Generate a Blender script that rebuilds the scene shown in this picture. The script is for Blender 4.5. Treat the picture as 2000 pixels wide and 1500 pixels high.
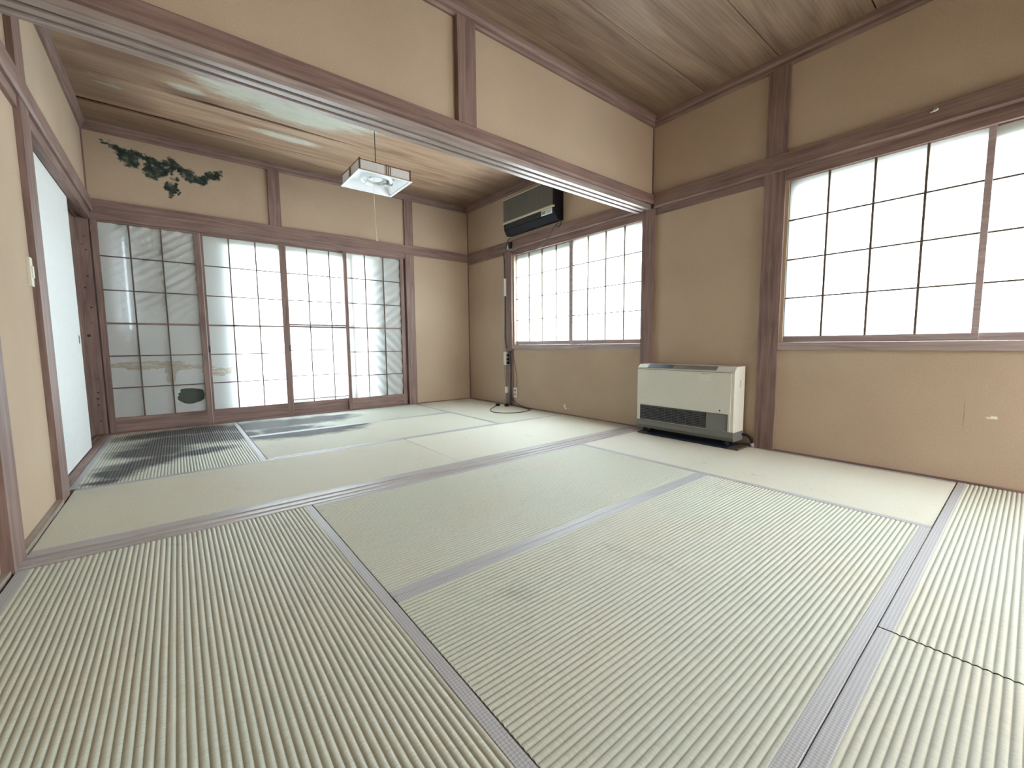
import bpy, bmesh, math, random
from mathutils import Vector, Matrix, noise
from mathutils.geometry import tessellate_polygon

# ------------------------------------------------------------------ settings
scene = bpy.context.scene
for o in list(bpy.data.objects):
    bpy.data.objects.remove(o)
COL = scene.collection
random.seed(4)
W, YF, S, H = 3.462, 2.684, .136, 2.43      # room width, far wall, sill width, ceiling
YB = -3.56                                   # back wall (behind the camera)
T = .13                                      # wall thickness
PI = math.pi

# camera
cam = bpy.data.cameras.new('camera')
camo = bpy.data.objects.new('camera', cam)
COL.objects.link(camo)
yaw, pit, rol = .6769, -.0911, -.0086
f = Vector((math.sin(yaw)*math.cos(pit), math.cos(yaw)*math.cos(pit), math.sin(pit)))
r0 = Vector((math.cos(yaw), -math.sin(yaw), 0))
u0 = r0.cross(f)
rt = r0*math.cos(rol)+u0*math.sin(rol)
up = -r0*math.sin(rol)+u0*math.cos(rol)
m = Matrix((rt, up, -f)).transposed().to_4x4()
m.translation = (.4661, -1.9689, .7004)
camo.matrix_world = m
cam.sensor_width = 36
cam.lens = 816.98/2000*36
cam.shift_x = -(1004.22-1000)/2000
cam.shift_y = (748.04-750)/2000
cam.clip_start = .01
scene.camera = camo

# world: flat bright overcast sky
SKY = 9.0
w = bpy.data.worlds.new('sky')
scene.world = w
w.use_nodes = True
bg = w.node_tree.nodes['Background']
bg.inputs[0].default_value = (.72, .87, 1, 1)
bg.inputs[1].default_value = SKY

def area(name, loc, rot, sx, sy, power, col):
    l = bpy.data.lights.new(name, 'AREA')
    l.shape = 'RECTANGLE'; l.size = sx; l.size_y = sy
    l.energy = power; l.color = col
    o = bpy.data.objects.new(name, l)
    o.location = loc; o.rotation_euler = rot
    COL.objects.link(o)
    return o
# added fill lamp in a made-up doorway behind the camera
area('back_fill', (2.85, YB-.35, .95), (PI/2-.80, 0, .70), 1.1, 1.4, 68, (1, 1, 1))

# fill lamps added outside the windows and screens to boost the daylight
area('side_window_fill', (W+1.05, .85, .80), (PI/2+.25, 0, PI/2), 2.2, 1.2, 200, (.84, .93, 1))
area('near_window_fill', (W+1.05, -1.75, .80), (PI/2+.25, 0, PI/2), 1.8, 1.2, 60, (.86, .94, 1))
area('screen_fill', (1.55, YF+1.15, .70), (PI/2+.15, 0, PI), 2.0, 1.3, 95, (.84, .93, 1))

vs = scene.view_settings
vs.view_transform = 'Standard'
vs.look = 'None'
vs.gamma = 1
vs.use_curve_mapping = False
vs.exposure = 0.78

# ------------------------------------------------------------------ materials
def mat(name):
    m = bpy.data.materials.new(name)
    m.use_nodes = True
    nt = m.node_tree
    b = nt.nodes['Principled BSDF']
    return m, nt, b
def nd(nt, t, **k):
    n = nt.nodes.new(t)
    for a, v in k.items():
        if a.startswith('i_'):
            n.inputs[a[2:].replace('_', ' ')].default_value = v
        else:
            setattr(n, a, v)
    return n
def ramp(nt, fac, stops):
    r = nt.nodes.new('ShaderNodeValToRGB')
    e = r.color_ramp.elements
    while len(e) < len(stops): e.new(.5)
    for i, (p, c) in enumerate(stops):
        e[i].position = p; e[i].color = (*c, 1)
    nt.links.new(fac, r.inputs[0])
    return r.outputs[0]
def mixc(nt, fac, a, b, mode='MIX'):
    n = nt.nodes.new('ShaderNodeMix'); n.data_type = 'RGBA'; n.blend_type = mode
    if isinstance(fac, float): n.inputs[0].default_value = fac
    else: nt.links.new(fac, n.inputs[0])
    for s, v in ((6, a), (7, b)):
        if isinstance(v, tuple): n.inputs[s].default_value = (*v, 1)
        else: nt.links.new(v, n.inputs[s])
    return n.outputs[2]
def mapped(nt, sc, obj=False, rot=(0,0,0)):
    if obj:
        src = nt.nodes.new('ShaderNodeTexCoord').outputs['Object']
    else:
        src = nt.nodes.new('ShaderNodeNewGeometry').outputs['Position']
    mp = nt.nodes.new('ShaderNodeMapping')
    mp.inputs['Scale'].default_value = sc
    mp.inputs['Rotation'].default_value = rot
    nt.links.new(src, mp.inputs[0])
    return mp.outputs[0]
def noisef(nt, vec, scale=5, detail=4, rough=.5, dist=0):
    n = nd(nt, 'ShaderNodeTexNoise')
    n.inputs['Scale'].default_value = scale; n.inputs['Detail'].default_value = detail
    n.inputs['Roughness'].default_value = rough; n.inputs['Distortion'].default_value = dist
    nt.links.new(vec, n.inputs['Vector'])
    return n.outputs['Fac']
def bump(nt, b, h, strength=.2, dist=.01):
    n = nt.nodes.new('ShaderNodeBump')
    n.inputs['Strength'].default_value = strength; n.inputs['Distance'].default_value = dist
    nt.links.new(h, n.inputs['Height']); nt.links.new(n.outputs[0], b.inputs['Normal'])
def attr(nt, name):
    a = nt.nodes.new('ShaderNodeAttribute'); a.attribute_name = name
    return a.outputs['Fac']
def mathn(nt, op, a, b):
    n = nt.nodes.new('ShaderNodeMath'); n.operation = op; n.use_clamp = False
    for i, v in enumerate((a, b)):
        if isinstance(v, (int, float)): n.inputs[i].default_value = v
        else: nt.links.new(v, n.inputs[i])
    return n.outputs[0]

def plain(name, c, rough=.5, metal=0., spec=.5):
    m, nt, b = mat(name)
    n = noisef(nt, mapped(nt, (1, 1, 1), True), 60, 3)
    c2 = tuple(x*.86 for x in c)
    nt.links.new(mixc(nt, n, c2, c), b.inputs['Base Color'])
    b.inputs['Roughness'].default_value = rough; b.inputs['Metallic'].default_value = metal
    b.inputs['Specular IOR Level'].default_value = spec
    return m
def wood(name, axis, dark, light, rough=.55, scale=1., knots=False):
    m, nt, b = mat(name)
    sc = [34*scale]*3; sc[axis] = 1.6*scale
    v = mapped(nt, tuple(sc))
    n1 = noisef(nt, v, 1.6, 6, .6, .6)
    n2 = noisef(nt, mapped(nt, (1.5, 1.5, 1.5)), 2, 3)
    fac = mathn(nt, 'ADD', mathn(nt, 'MULTIPLY', n1, .75), mathn(nt, 'MULTIPLY', n2, .3))
    nt.links.new(ramp(nt, fac, [(.33, dark), (.72, light)]), b.inputs['Base Color'])
    b.inputs['Roughness'].default_value = rough
    b.inputs['Specular IOR Level'].default_value = .35
    bump(nt, b, n1, .25, .002)
    return m
WD, WL = (.135, .082, .073), (.34, .23, .195)
WOODX = wood('aged_wood_x', 0, WD, WL)
WOODY = wood('aged_wood_y', 1, WD, WL)
WOODZ = wood('aged_wood_z', 2, WD, WL)
SILLX = wood('worn_sill_wood', 0, (.22, .17, .15), (.48, .41, .38), .35)
SASHW = wood('sun_worn_sash', 1, (.27, .205, .20), (.50, .41, .40), .5)
SILLF = wood('worn_floor_sill', 0, (.33, .30, .30), (.56, .53, .52), .4)
SILLY = wood('worn_sill_wood_y', 1, (.20, .16, .13), (.42, .36, .32), .45)
BARZ = wood('muntin_wood', 2, (.07, .045, .035), (.17, .12, .09), .6)

def plaster_mat():
    m, nt, b = mat('sand_plaster')
    p = mapped(nt, (1, 1, 1))
    big = noisef(nt, p, 1.4, 4, .55)
    fine = noisef(nt, p, 260, 2, .7)
    base = ramp(nt, big, [(.3, (.455, .345, .25)), (.7, (.535, .42, .31))])
    col = mixc(nt, .22, base, ramp(nt, fine, [(.35, (.31, .23, .17)), (.65, (.72, .59, .46))]))
    st = attr(nt, 'stain')
    n = noisef(nt, p, 55, 6, .8)
    fac = mathn(nt, 'MULTIPLY', mathn(nt, 'SUBTRACT', mathn(nt, 'ADD', st, mathn(nt, 'MULTIPLY', n, 1.3)), .90), 3.4)
    cl = nt.nodes.new('ShaderNodeClamp'); nt.links.new(fac, cl.inputs[0])
    tint = ramp(nt, noisef(nt, p, 22, 3), [(.3, (.018, .026, .028)), (.55, (.05, .065, .055)), (.8, (.20, .22, .15))])
    col = mixc(nt, cl.outputs[0], col, tint)
    # pale chips in the plaster
    ch = attr(nt, 'chip')
    col = mixc(nt, ch, col, (.85, .80, .74))
    nt.links.new(col, b.inputs['Base Color'])
    b.inputs['Roughness'].default_value = .95
    b.inputs['Specular IOR Level'].default_value = .1
    bump(nt, b, fine, .5, .0015)
    return m
PLASTER = plaster_mat()

def tatami_mat():
    m, nt, b = mat('rush_weave')
    p = mapped(nt, (1, 1, 1))
    big = noisef(nt, p, 2.3, 3, .5)
    col = ramp(nt, big, [(.30, (.60, .57, .46)), (.45, (.58, .60, .505)), (.70, (.55, .61, .52))])
    # rushes run across the ridges
    uv = nt.nodes.new('ShaderNodeUVMap')
    mp = nt.nodes.new('ShaderNodeMapping'); mp.inputs['Scale'].default_value = (36, 560, 1)
    nt.links.new(uv.outputs[0], mp.inputs[0])
    fib = noisef(nt, mp.outputs[0], 1, 3, .7)
    col = mixc(nt, .45, col, ramp(nt, fib, [(.3, (.36, .36, .29)), (.7, (.82, .83, .73))]))
    col = mixc(nt, attr(nt, 'bleach'), col, (.80, .765, .66))
    gr = attr(nt, 'groove')
    col = mixc(nt, gr, col, (.30, .30, .225))
    st = attr(nt, 'stain')
    n = noisef(nt, p, 26, 6, .75)
    n2 = noisef(nt, p, 3.4, 4, .6, .4)
    fac = mathn(nt, 'MULTIPLY', mathn(nt, 'SUBTRACT', mathn(nt, 'ADD', st, mathn(nt, 'ADD', mathn(nt, 'MULTIPLY', n, .55), mathn(nt, 'MULTIPLY', n2, .7))), .72), 1.9)
    cl = nt.nodes.new('ShaderNodeClamp'); nt.links.new(fac, cl.inputs[0])
    col = mixc(nt, mathn(nt, 'MULTIPLY', cl.outputs[0], .95), col, ramp(nt, n, [(.3, (.012, .012, .016)), (.7, (.075, .07, .068))]))
    nt.links.new(col, b.inputs['Base Color'])
    b.inputs['Roughness'].default_value = .55
    b.inputs['Specular IOR Level'].default_value = .4
    bump(nt, b, fib, .35, .001)
    return m
TATAMI = tatami_mat()

def border_mat():
    m, nt, b = mat('border_cloth')
    p = mapped(nt, (190, 190, 1), rot=(0, 0, PI/4))
    ch = nt.nodes.new('ShaderNodeTexChecker'); ch.inputs['Scale'].default_value = 1
    nt.links.new(p, ch.inputs[0])
    n = noisef(nt, mapped(nt, (1, 1, 1)), 700, 2)
    col = mixc(nt, ch.outputs['Fac'], (.33, .33, .335), (.50, .50, .51))
    col = mixc(nt, .25, col, ramp(nt, n, [(.3, (.2, .2, .22)), (.7, (.75, .75, .8))]))
    nt.links.new(col, b.inputs['Base Color'])
    b.inputs['Roughness'].default_value = .5
    bump(nt, b, ch.outputs['Fac'], .5, .0008)
    return m
BORDER = border_mat()

def board_mat(name, dark, mid, light):
    m, nt, b = mat(name)
    v = mapped(nt, (.9, 9, 1), True)
    n0 = noisef(nt, v, 1.1, 4, .55, .9)
    wv = nt.nodes.new('ShaderNodeTexWave'); wv.bands_direction = 'Y'
    wv.inputs['Scale'].default_value = 3.2; wv.inputs['Distortion'].default_value = 14
    wv.inputs['Detail'].default_value = 3; wv.inputs['Detail Scale'].default_value = .6
    nt.links.new(mapped(nt, (.35, 4.5, 1), True), wv.inputs[0])
    col = ramp(nt, n0, [(.3, dark), (.5, mid), (.72, light)])
    col = mixc(nt, .16, col, mixc(nt, wv.outputs['Fac'], dark, light), 'MIX')
    # bleached blotches where water dried; a darker brown in separate blobs
    st = attr(nt, 'stain')
    n = noisef(nt, mapped(nt, (3, 16, 3)), 2.2, 5, .7)
    fac = mathn(nt, 'MULTIPLY', mathn(nt, 'SUBTRACT', mathn(nt, 'ADD', st, mathn(nt, 'MULTIPLY', n, .8)), .85), 3.)
    cl = nt.nodes.new('ShaderNodeClamp'); nt.links.new(fac, cl.inputs[0])
    col = mixc(nt, mathn(nt, 'MULTIPLY', cl.outputs[0], .88), col, mixc(nt, n, (.52, .58, .48), (.80, .80, .70)))
    dk = attr(nt, 'dark_tone')
    col = mixc(nt, mathn(nt, 'MULTIPLY', dk, .8), col, (.10, .055, .038))
    nt.links.new(col, b.inputs['Base Color'])
    b.inputs['Roughness'].default_value = .5
    b.inputs['Specular IOR Level'].default_value = .4
    bump(nt, b, n0, .15, .002)
    return m
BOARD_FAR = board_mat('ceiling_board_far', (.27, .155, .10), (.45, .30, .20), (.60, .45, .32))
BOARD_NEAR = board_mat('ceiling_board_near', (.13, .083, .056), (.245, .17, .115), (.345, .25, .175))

def paper_mat(name, transp, trl, tint=(.95, .97, .95)):
    m = bpy.data.materials.new(name); m.use_nodes = True
    nt = m.node_tree; nt.nodes.clear()
    out = nt.nodes.new('ShaderNodeOutputMaterial')
    dif = nt.nodes.new('ShaderNodeBsdfDiffuse'); tr = nt.nodes.new('ShaderNodeBsdfTranslucent')
    tp = nt.nodes.new('ShaderNodeBsdfTransparent')
    fib = noisef(nt, mapped(nt, (1, 1, 1)), 90, 5, .7)
    c0 = mixc(nt, fib, tuple(x*.85 for x in tint), tint)
    st = attr(nt, 'stain')
    n = noisef(nt, mapped(nt, (1, 1, 3)), 17, 4, .7)
    f1 = mathn(nt, 'MULTIPLY', mathn(nt, 'SUBTRACT', mathn(nt, 'ADD', st, mathn(nt, 'MULTIPLY', n, .9)), .8), 2.5)
    cl = nt.nodes.new('ShaderNodeClamp'); nt.links.new(f1, cl.inputs[0])
    rg = nt.nodes.new('ShaderNodeValToRGB'); nt.links.new(cl.outputs[0], rg.inputs[0])
    for p_, v_ in ((.0, 0), (.30, .95), (.55, .35), (1., .22)):
        e_ = rg.color_ramp.elements[0] if p_ == 0 else rg.color_ramp.elements.new(p_)
        e_.position = p_; e_.color = (v_, v_, v_, 1)
    rg.color_ramp.elements[-1].color = (.3, .3, .3, 1)
    c0 = mixc(nt, mathn(nt, 'MULTIPLY', rg.outputs[0], .8), c0, (.52, .40, .22))
    nt.links.new(c0, dif.inputs[0]); nt.links.new(c0, tr.inputs[0])
    nt.links.new(c0, tp.inputs[0])
    m1 = nt.nodes.new('ShaderNodeMixShader'); m1.inputs[0].default_value = trl
    nt.links.new(dif.outputs[0], m1.inputs[1]); nt.links.new(tr.outputs[0], m1.inputs[2])
    m2 = nt.nodes.new('ShaderNodeMixShader'); m2.inputs[0].default_value = transp
    nt.links.new(m1.outputs[0], m2.inputs[1]); nt.links.new(tp.outputs[0], m2.inputs[2])
    nt.links.new(m2.outputs[0], out.inputs[0])
    return m
PAPER = paper_mat('screen_paper', .03, .42)
GLASSP = paper_mat('frosted_pane', .035, .60)

WHITE = plain('white_board', (.86, .88, .87), .5)
IVORY = plain('ivory_plastic', (.80, .77, .66), .4)
HEATW = plain('heater_enamel', (.74, .73, .64), .35)
HEATG = plain('heater_grey', (.19, .19, .175), .45)
GREYP = plain('grey_panel', (.10, .105, .105), .5)
BLACK = plain('black_plastic', (.010, .010, .015), .6, 0, .25)
CABLE = plain('cable_black', (.05, .045, .05), .5)
CABLEG = plain('cable_grey', (.35, .33, .32), .5)
MAT_BLUE = plain('floor_plate_blue', (.02, .04, .08), .35)
ALU = plain('aluminium', (.55, .56, .56), .35, .6)
BEIGE = plain('sash_beige', (.55, .58, .48), .5)
SHUT = plain('shutter_grey', (.085, .10, .085), .6)
LAMPW = plain('lamp_white', (.95, .96, .98), .35)
LAMPF = plain('lamp_brown', (.22, .10, .06), .5)
ACG = plain('woodgrain_grille', (.15, .145, .13), .6)
CREAM = plain('cream_strip', (.75, .68, .52), .4)
DARKV = plain('dark_void', (.015, .012, .01), .9)
GROUND = plain('pale_gravel', (.55, .56, .54), .9)
SOFFIT = plain('eave_board', (.30, .27, .22), .8)
STICK = plain('sticker_paper', (.80, .88, .90), .4)
STICKG = plain('sticker_green', (.25, .33, .28), .4)
FINGER = plain('finger_pull_dark', (.03, .028, .03), .4)
STEEL = plain('steel', (.6, .6, .6), .3, .9)

# ------------------------------------------------------------------ mesh helpers
def link(o, parent=None):
    COL.objects.link(o)
    if parent is not None: o.parent = parent
    return o
def tag(o, label=None, cat=None, group=None, kind=None):
    if label: o['label'] = label
    if cat: o['category'] = cat
    if group: o['group'] = group
    if kind: o['kind'] = kind
    return o
def thing(name, loc, label, cat, group=None, kind=None):
    o = bpy.data.objects.new(name, None); o.location = loc; o.empty_display_size = .05
    COL.objects.link(o)
    return tag(o, label, cat, group, kind)
def bx(bm, x0, x1, y0, y1, z0, z1):
    xs, ys, zs = sorted((x0, x1)), sorted((y0, y1)), sorted((z0, z1))
    v = [bm.verts.new((x, y, z)) for z in zs for y in ys for x in xs]
    for q in ((0, 2, 3, 1), (4, 5, 7, 6), (0, 1, 5, 4), (2, 6, 7, 3), (0, 4, 6, 2), (1, 3, 7, 5)):
        bm.faces.new([v[i] for i in q])
def prism(bm, prof, axis, a, b):
    """prof: list of 2-D points in the two remaining axes (in x,y,z order)."""
    def P(t, p):
        c = list(p); c.insert(axis, t); return c
    A = [bm.verts.new(P(a, p)) for p in prof]; B = [bm.verts.new(P(b, p)) for p in prof]
    n = len(prof)
    bm.faces.new(A); bm.faces.new(B[::-1])
    for i in range(n):
        bm.faces.new([A[i], B[i], B[(i+1) % n], A[(i+1) % n]])
def tube(bm, pts, r, seg=8, closed=False, sub=4):
    P = [Vector(p) for p in pts]; Q = []
    n = len(P)
    if n > 2 and sub > 1:
        rng = range(n) if closed else range(n-1)
        for i in rng:
            p0 = P[(i-1) % n] if closed or i > 0 else P[i]
            p1 = P[i]; p2 = P[(i+1) % n]
            p3 = P[(i+2) % n] if closed or i+2 < n else p2
            for k in range(sub):
                t = k/sub
                Q.append(.5*((2*p1)+(-p0+p2)*t+(2*p0-5*p1+4*p2-p3)*t*t+(-p0+3*p1-3*p2+p3)*t**3))
        if not closed: Q.append(P[-1])
    else: Q = P
    rings = []
    N = len(Q); prev = None
    for i, p in enumerate(Q):
        a = Q[(i-1) % N] if closed or i > 0 else p
        b = Q[(i+1) % N] if closed or i < N-1 else p
        d = (b-a).normalized()
        s = d.cross(Vector((0, 0, 1)))
        if s.length < .2: s = d.cross(Vector((1, 0, 0)))
        s.normalize()
        if prev is not None:
            s = (prev-d*prev.dot(d))
            if s.length < 1e-4: s = d.orthogonal()
            s.normalize()
        prev = s; t = d.cross(s)
        rings.append([bm.verts.new(p+s*r*math.cos(2*PI*k/seg)+t*r*math.sin(2*PI*k/seg)) for k in range(seg)])
    M = len(rings)
    for i in range(M if closed else M-1):
        A, B = rings[i], rings[(i+1) % M]
        for k in range(seg):
            bm.faces.new([A[k], A[(k+1) % seg], B[(k+1) % seg], B[k]])
    if not closed:
        bm.faces.new(rings[0][::-1]); bm.faces.new(rings[-1])
def cyl(bm, c, axis, r, h, seg=20, r2=None):
    r2 = r if r2 is None else r2
    def P(t, a, rr):
        q = [rr*math.cos(a), rr*math.sin(a)]; q.insert(axis, t)
        return Vector(c)+Vector(q)
    A = [bm.verts.new(P(0, 2*PI*k/seg, r)) for k in range(seg)]
    B = [bm.verts.new(P(h, 2*PI*k/seg, r2)) for k in range(seg)]
    for k in range(seg): bm.faces.new([A[k], A[(k+1) % seg], B[(k+1) % seg], B[k]])
    bm.faces.new(A[::-1]); bm.faces.new(B)
def obj(name, bm, m, parent=None, bev=0., smooth=False, bseg=1):
    if bev:
        bmesh.ops.bevel(bm, geom=[e for e in bm.edges if len(e.link_faces) == 2 and e.calc_face_angle(0) > .6],
                        offset=bev, segments=bseg, affect='EDGES', clamp_overlap=True)
    bmesh.ops.recalc_face_normals(bm, faces=bm.faces)
    me = bpy.data.meshes.new(name); bm.to_mesh(me); bm.free()
    if m: me.materials.append(m)
    if smooth:
        for p in me.polygons: p.use_smooth = True
    o = bpy.data.objects.new(name, me)
    link(o)
    if parent is not None:
        # geometry is written in world coordinates; the thing's empty sits at its base
        base = Vector((0, 0, 0)); q = parent
        while q is not None: base += q.location; q = q.parent
        me.transform(Matrix.Translation(-base))
        o.parent = parent
    return o
def boxes(name, lst, m, parent=None, bev=.0015, **k):
    bm = bmesh.new()
    for b in lst: bx(bm, *b)
    return obj(name, bm, m, parent, bev, **k)
def struct(o, label, cat='trim'):
    return tag(o, label, cat, kind='structure')
def set_attr(me, name, fn):
    a = me.attributes.new(name, 'FLOAT', 'POINT')
    a.data.foreach_set('value', [fn(v.co) for v in me.vertices])
def fbm(x, y, s, o=0.):
    return noise.fractal(Vector((x*s, y*s, o)), .6, 2.0, 4)
def blob(x, y, L):
    """largest membership of (x,y) in soft ellipses (cx,cy,rx,ry,angle)."""
    best = 0
    for cx, cy, rx, ry, an in L:
        dx, dy = x-cx, y-cy; c, s = math.cos(an), math.sin(an)
        d = math.hypot((dx*c+dy*s)/rx, (-dx*s+dy*c)/ry)
        best = max(best, 1.45-d)
    return max(0, min(1, best))

# ------------------------------------------------------------------ walls
def grid_plane(bm, o, du, dv, nu, nv):
    o, du, dv = Vector(o), Vector(du), Vector(dv)
    R = [[bm.verts.new(o+du*(i/nu)+dv*(j/nv)) for i in range(nu+1)] for j in range(nv+1)]
    for j in range(nv):
        for i in range(nu): bm.faces.new([R[j][i], R[j][i+1], R[j+1][i+1], R[j+1][i]])
OT = 1.72   # openings reach up to the kamoi
# far wall with the wide opening for the paper screens
bm = bmesh.new()
bx(bm, -.12, W+T, YF+.002, YF+T, OT, H+.1)
bx(bm, 2.62, W+T, YF+.002, YF+T, -.1, OT)
grid_plane(bm, (0, YF, 1.72), (1.24, 0, 0), (0, 0, .71), 150, 86)
grid_plane(bm, (1.24, YF, 1.72), (W-1.24, 0, 0), (0, 0, .71), 4, 2)
grid_plane(bm, (2.62, YF, 0), (W-2.62, 0, 0), (0, 0, 1.72), 4, 4)
wf = obj('wall_far', bm, PLASTER)
MOULD = [(.14, 2.295, .05, .014, -.3), (.21, 2.27, .07, .026, -.4), (.245, 2.21, .04, .05, .2), (.285, 2.205, .06, .03, -.9), (.30, 2.255, .06, .022, -.3), (.36, 2.245, .06, .03, -.5),
         (.39, 2.13, .04, .05, .2), (.385, 2.185, .035, .045, .2), (.43, 2.12, .05, .03, 0), (.46, 2.17, .05, .045, .7), (.43, 2.225, .06, .025, -.2), (.50, 2.235, .05, .03, -.2), (.56, 2.225, .06, .04, -.2),
         (.52, 2.185, .035, .03, 0), (.60, 2.20, .05, .035, -.7), (.65, 2.155, .06, .05, -.5), (.71, 2.135, .06, .035, 0), (.75, 2.17, .07, .035, .3), (.82, 2.205, .06, .035, .6), (.86, 2.235, .03, .02, .5),
         (.50, 2.04, .035, .035, .3), (.535, 2.055, .03, .022, 0), (.52, 1.985, .022, .035, 0), (.56, 2.01, .02, .02, 0), (.55, 2.12, .03, .02, 0)]
def mould(co):
    if co.z < 1.9 or co.x > 1.1 or co.y > YF+.001: return 0
    return .80*max(0, blob(co.x+.03*fbm(co.x, co.z, 16), co.z+.03*fbm(co.x, co.z, 16, 5), MOULD)) + .12*fbm(co.x, co.z, 9)*(1 if .05 < co.x < .95 and co.z > 1.95 else 0)
set_attr(wf.data, 'stain', mould)
struct(wf, 'sand plaster far wall above and beside the paper screens, black mould at its upper left', 'wall')

# right wall: two window openings
w2y = (.072, 1.745); w1y = (-2.62, -.957)
ZB, ZT = .70, 1.72
bm = bmesh.new()
x0, x1 = W, W+T
for (a, b) in ((YB-T, w1y[0]), (w1y[1], w2y[0]), (w2y[1], YF+T)): bx(bm, x0, x1, a, b, -.1, H+.1)
for (a, b) in (w1y, w2y):
    bx(bm, x0, x1, a, b, -.1, ZB-.03); bx(bm, x0, x1, a, b, ZT, H+.1)
# fine patch for the small chips
grid_plane(bm, (W-.0006, .85, .03), (0, .18, 0), (0, 0, .12), 26, 18)
grid_plane(bm, (W-.0006, -1.95, .28), (0, .18, 0), (0, 0, .12), 26, 18)
wr = obj('wall_right', bm, PLASTER)
CH = [(.955, .085, .012, .02, .3), (.935, .06, .012, .008, 0), (-1.862, .337, .018, .007, -.3), (.90, .06, .006, .004, 0)]
set_attr(wr.data, 'chip', lambda c: (1. if blob(c.y+.006*fbm(c.y, c.z, 60), c.z+.006*fbm(c.y, c.z, 60, 3), CH) > .45 else 0.) if c.x < W and c.x > W-.001 else 0)
struct(wr, 'sand plaster wall with the two grid windows and the white heater', 'wall')

# left wall with sliding-door opening, and dark store behind it
D0, D1 = .90, 2.70
bm = bmesh.new()
bx(bm, -T, 0, YB-T, D0, -.1, H+.1); bx(bm, -T, 0, D0, YF+T, 1.72, H+.1)
wl = obj('wall_left', bm, PLASTER)
struct(wl, 'pale sand plaster wall on the left with the white sliding door', 'wall')
bm = bmesh.new()
bx(bm, -1.0, -.95, .6, 2.95, -.1, 1.9); bx(bm, -1.0, -T, .55, .6, -.1, 1.9); bx(bm, -1.0, -T, 2.95, 3.0, -.1, 1.9)
bx(bm, -1.0, -T, .55, 3.0, 1.85, 1.95); bx(bm, -1.0, -T-.001, .55, 3.0, -.15, -.1+.05)
struct(obj('wall_store', bm, SOFFIT), 'dark store room behind the white sliding door', 'wall')

# back wall (behind the camera) with an added doorway for the fill lamp
bm = bmesh.new()
bx(bm, 0, 2.2, YB-T, YB, -.1, H+.1); bx(bm, 3.42, W, YB-T, YB, -.1, H+.1); bx(bm, 2.2, 3.42, YB-T, YB, 1.85, H+.1)
struct(obj('wall_back', bm, PLASTER), 'sand plaster wall behind the viewpoint with an added doorway for fill light', 'wall')
bm = bmesh.new()  # frame of the doorway added to let the fill lamp in
bx(bm, 2.17, 2.2, YB-T-.1, YB+.01, 0, 1.85); bx(bm, 3.42, 3.45, YB-T-.1, YB+.01, 0, 1.85); bx(bm, 2.17, 3.45, YB-T-.1, YB+.01, 1.85, 1.90)
struct(obj('door_added', bm, WOODZ, bev=.002), 'wooden frame of the added doorway behind the viewpoint', 'door')

bm = bmesh.new()  # unseen box added so only the fill lamp shines through the doorway
bx(bm, 1.7, 4.1, YB-1.5, YB-1.4, -.1, 2.1); bx(bm, 1.7, 1.8, YB-1.4, YB-T, -.1, 2.1); bx(bm, 4.0, 4.1, YB-1.4, YB-T, -.1, 2.1)
bx(bm, 1.7, 4.1, YB-1.5, YB-T, 2.1, 2.2); bx(bm, 1.7, 4.1, YB-1.5, YB-T, -.16, -.1)
struct(obj('wall_fill_box', bm, PLASTER), 'plaster box added around the fill lamp behind the viewpoint', 'wall')

# wall band above the partition beam
bm = bmesh.new(); bx(bm, 0, W, 0, .11, 1.80, H+.05)
struct(obj('wall_partition', bm, PLASTER), 'plaster band hanging over the beam between the two rooms', 'wall')

# floor slab and outside ground
bm = bmesh.new(); bx(bm, -T, W+T, YB-T, YF+T, -.16, -.06)
struct(obj('floor', bm, DARKV), 'subfloor under the straw mats', 'floor')
bm = bmesh.new(); bx(bm, -14, 18, -16, 18, -.62, -.6)
g = obj('ground', bm, GROUND); tag(g, 'pale bright ground outside the windows', 'ground', kind='structure')
# roof eaves outside
bm = bmesh.new()
bx(bm, W+T, W+T+.75, YB-1, YF+.9, 2.15, 2.2); bx(bm, -.5, W+T, YF+T, YF+.9, 2.15, 2.2)
struct(obj('trim_eaves', bm, SOFFIT), 'eave boards outside over the windows')

# ------------------------------------------------------------------ ceilings
def ceiling_board(y0, y1, m, parent, z, gap0, gap1, seed, stain):
    """a board running in x; its long edges wander a little so the joints open and close"""
    nx, ny = 70, 10
    bm = bmesh.new(); R = []
    for i in range(nx+1):
        x = W*i/nx
        a = y0+gap0(x); b = y1-gap1(x)
        sag = .003*math.sin(PI*i/nx)+.002*noise.noise(Vector((x*1.5, seed, 0)))
        R.append([bm.verts.new((x, a+(b-a)*j/ny, z-sag+(.0015 if j in (0, ny) else 0))) for j in range(ny+1)] +
                 [bm.verts.new((x, b, z+.012)), bm.verts.new((x, a, z+.012))])
    n = ny+3
    for i in range(nx):
        for j in range(n):
            bm.faces.new([R[i][j], R[i+1][j], R[i+1][(j+1) % n], R[i][(j+1) % n]])
    o = obj('board', bm, m, parent)
    base = parent.location
    set_attr(o.data, 'stain', lambda c: stain(c.x+base.x, c.y+base.y))
    set_attr(o.data, 'dark_tone', lambda c: dark_tone(c.x+base.x, c.y+base.y) if stain is cst else 0.)
    o.location = (0, 0, 0)
    # shift the mesh so object-space grain differs from board to board
    d = Vector((seed*1.7, seed*.9, 0)); o.data.transform(Matrix.Translation(d)); o.location = -d
    return o
CST = [(.95, 1.45, .42, .30, .1), (1.5, 1.45, .5, .28, -.15), (1.30, 1.62, .45, .18, 0), (1.9, 1.25, .4, .16, -.2), (.23, 1.98, .10, .035, .2), (.20, 1.91, .08, .02, .3),
       (.62, 1.72, .14, .06, 0), (1.3, 2.05, .35, .07, 0)]
def cst(x, y): return .85*blob(x, y, CST)
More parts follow.
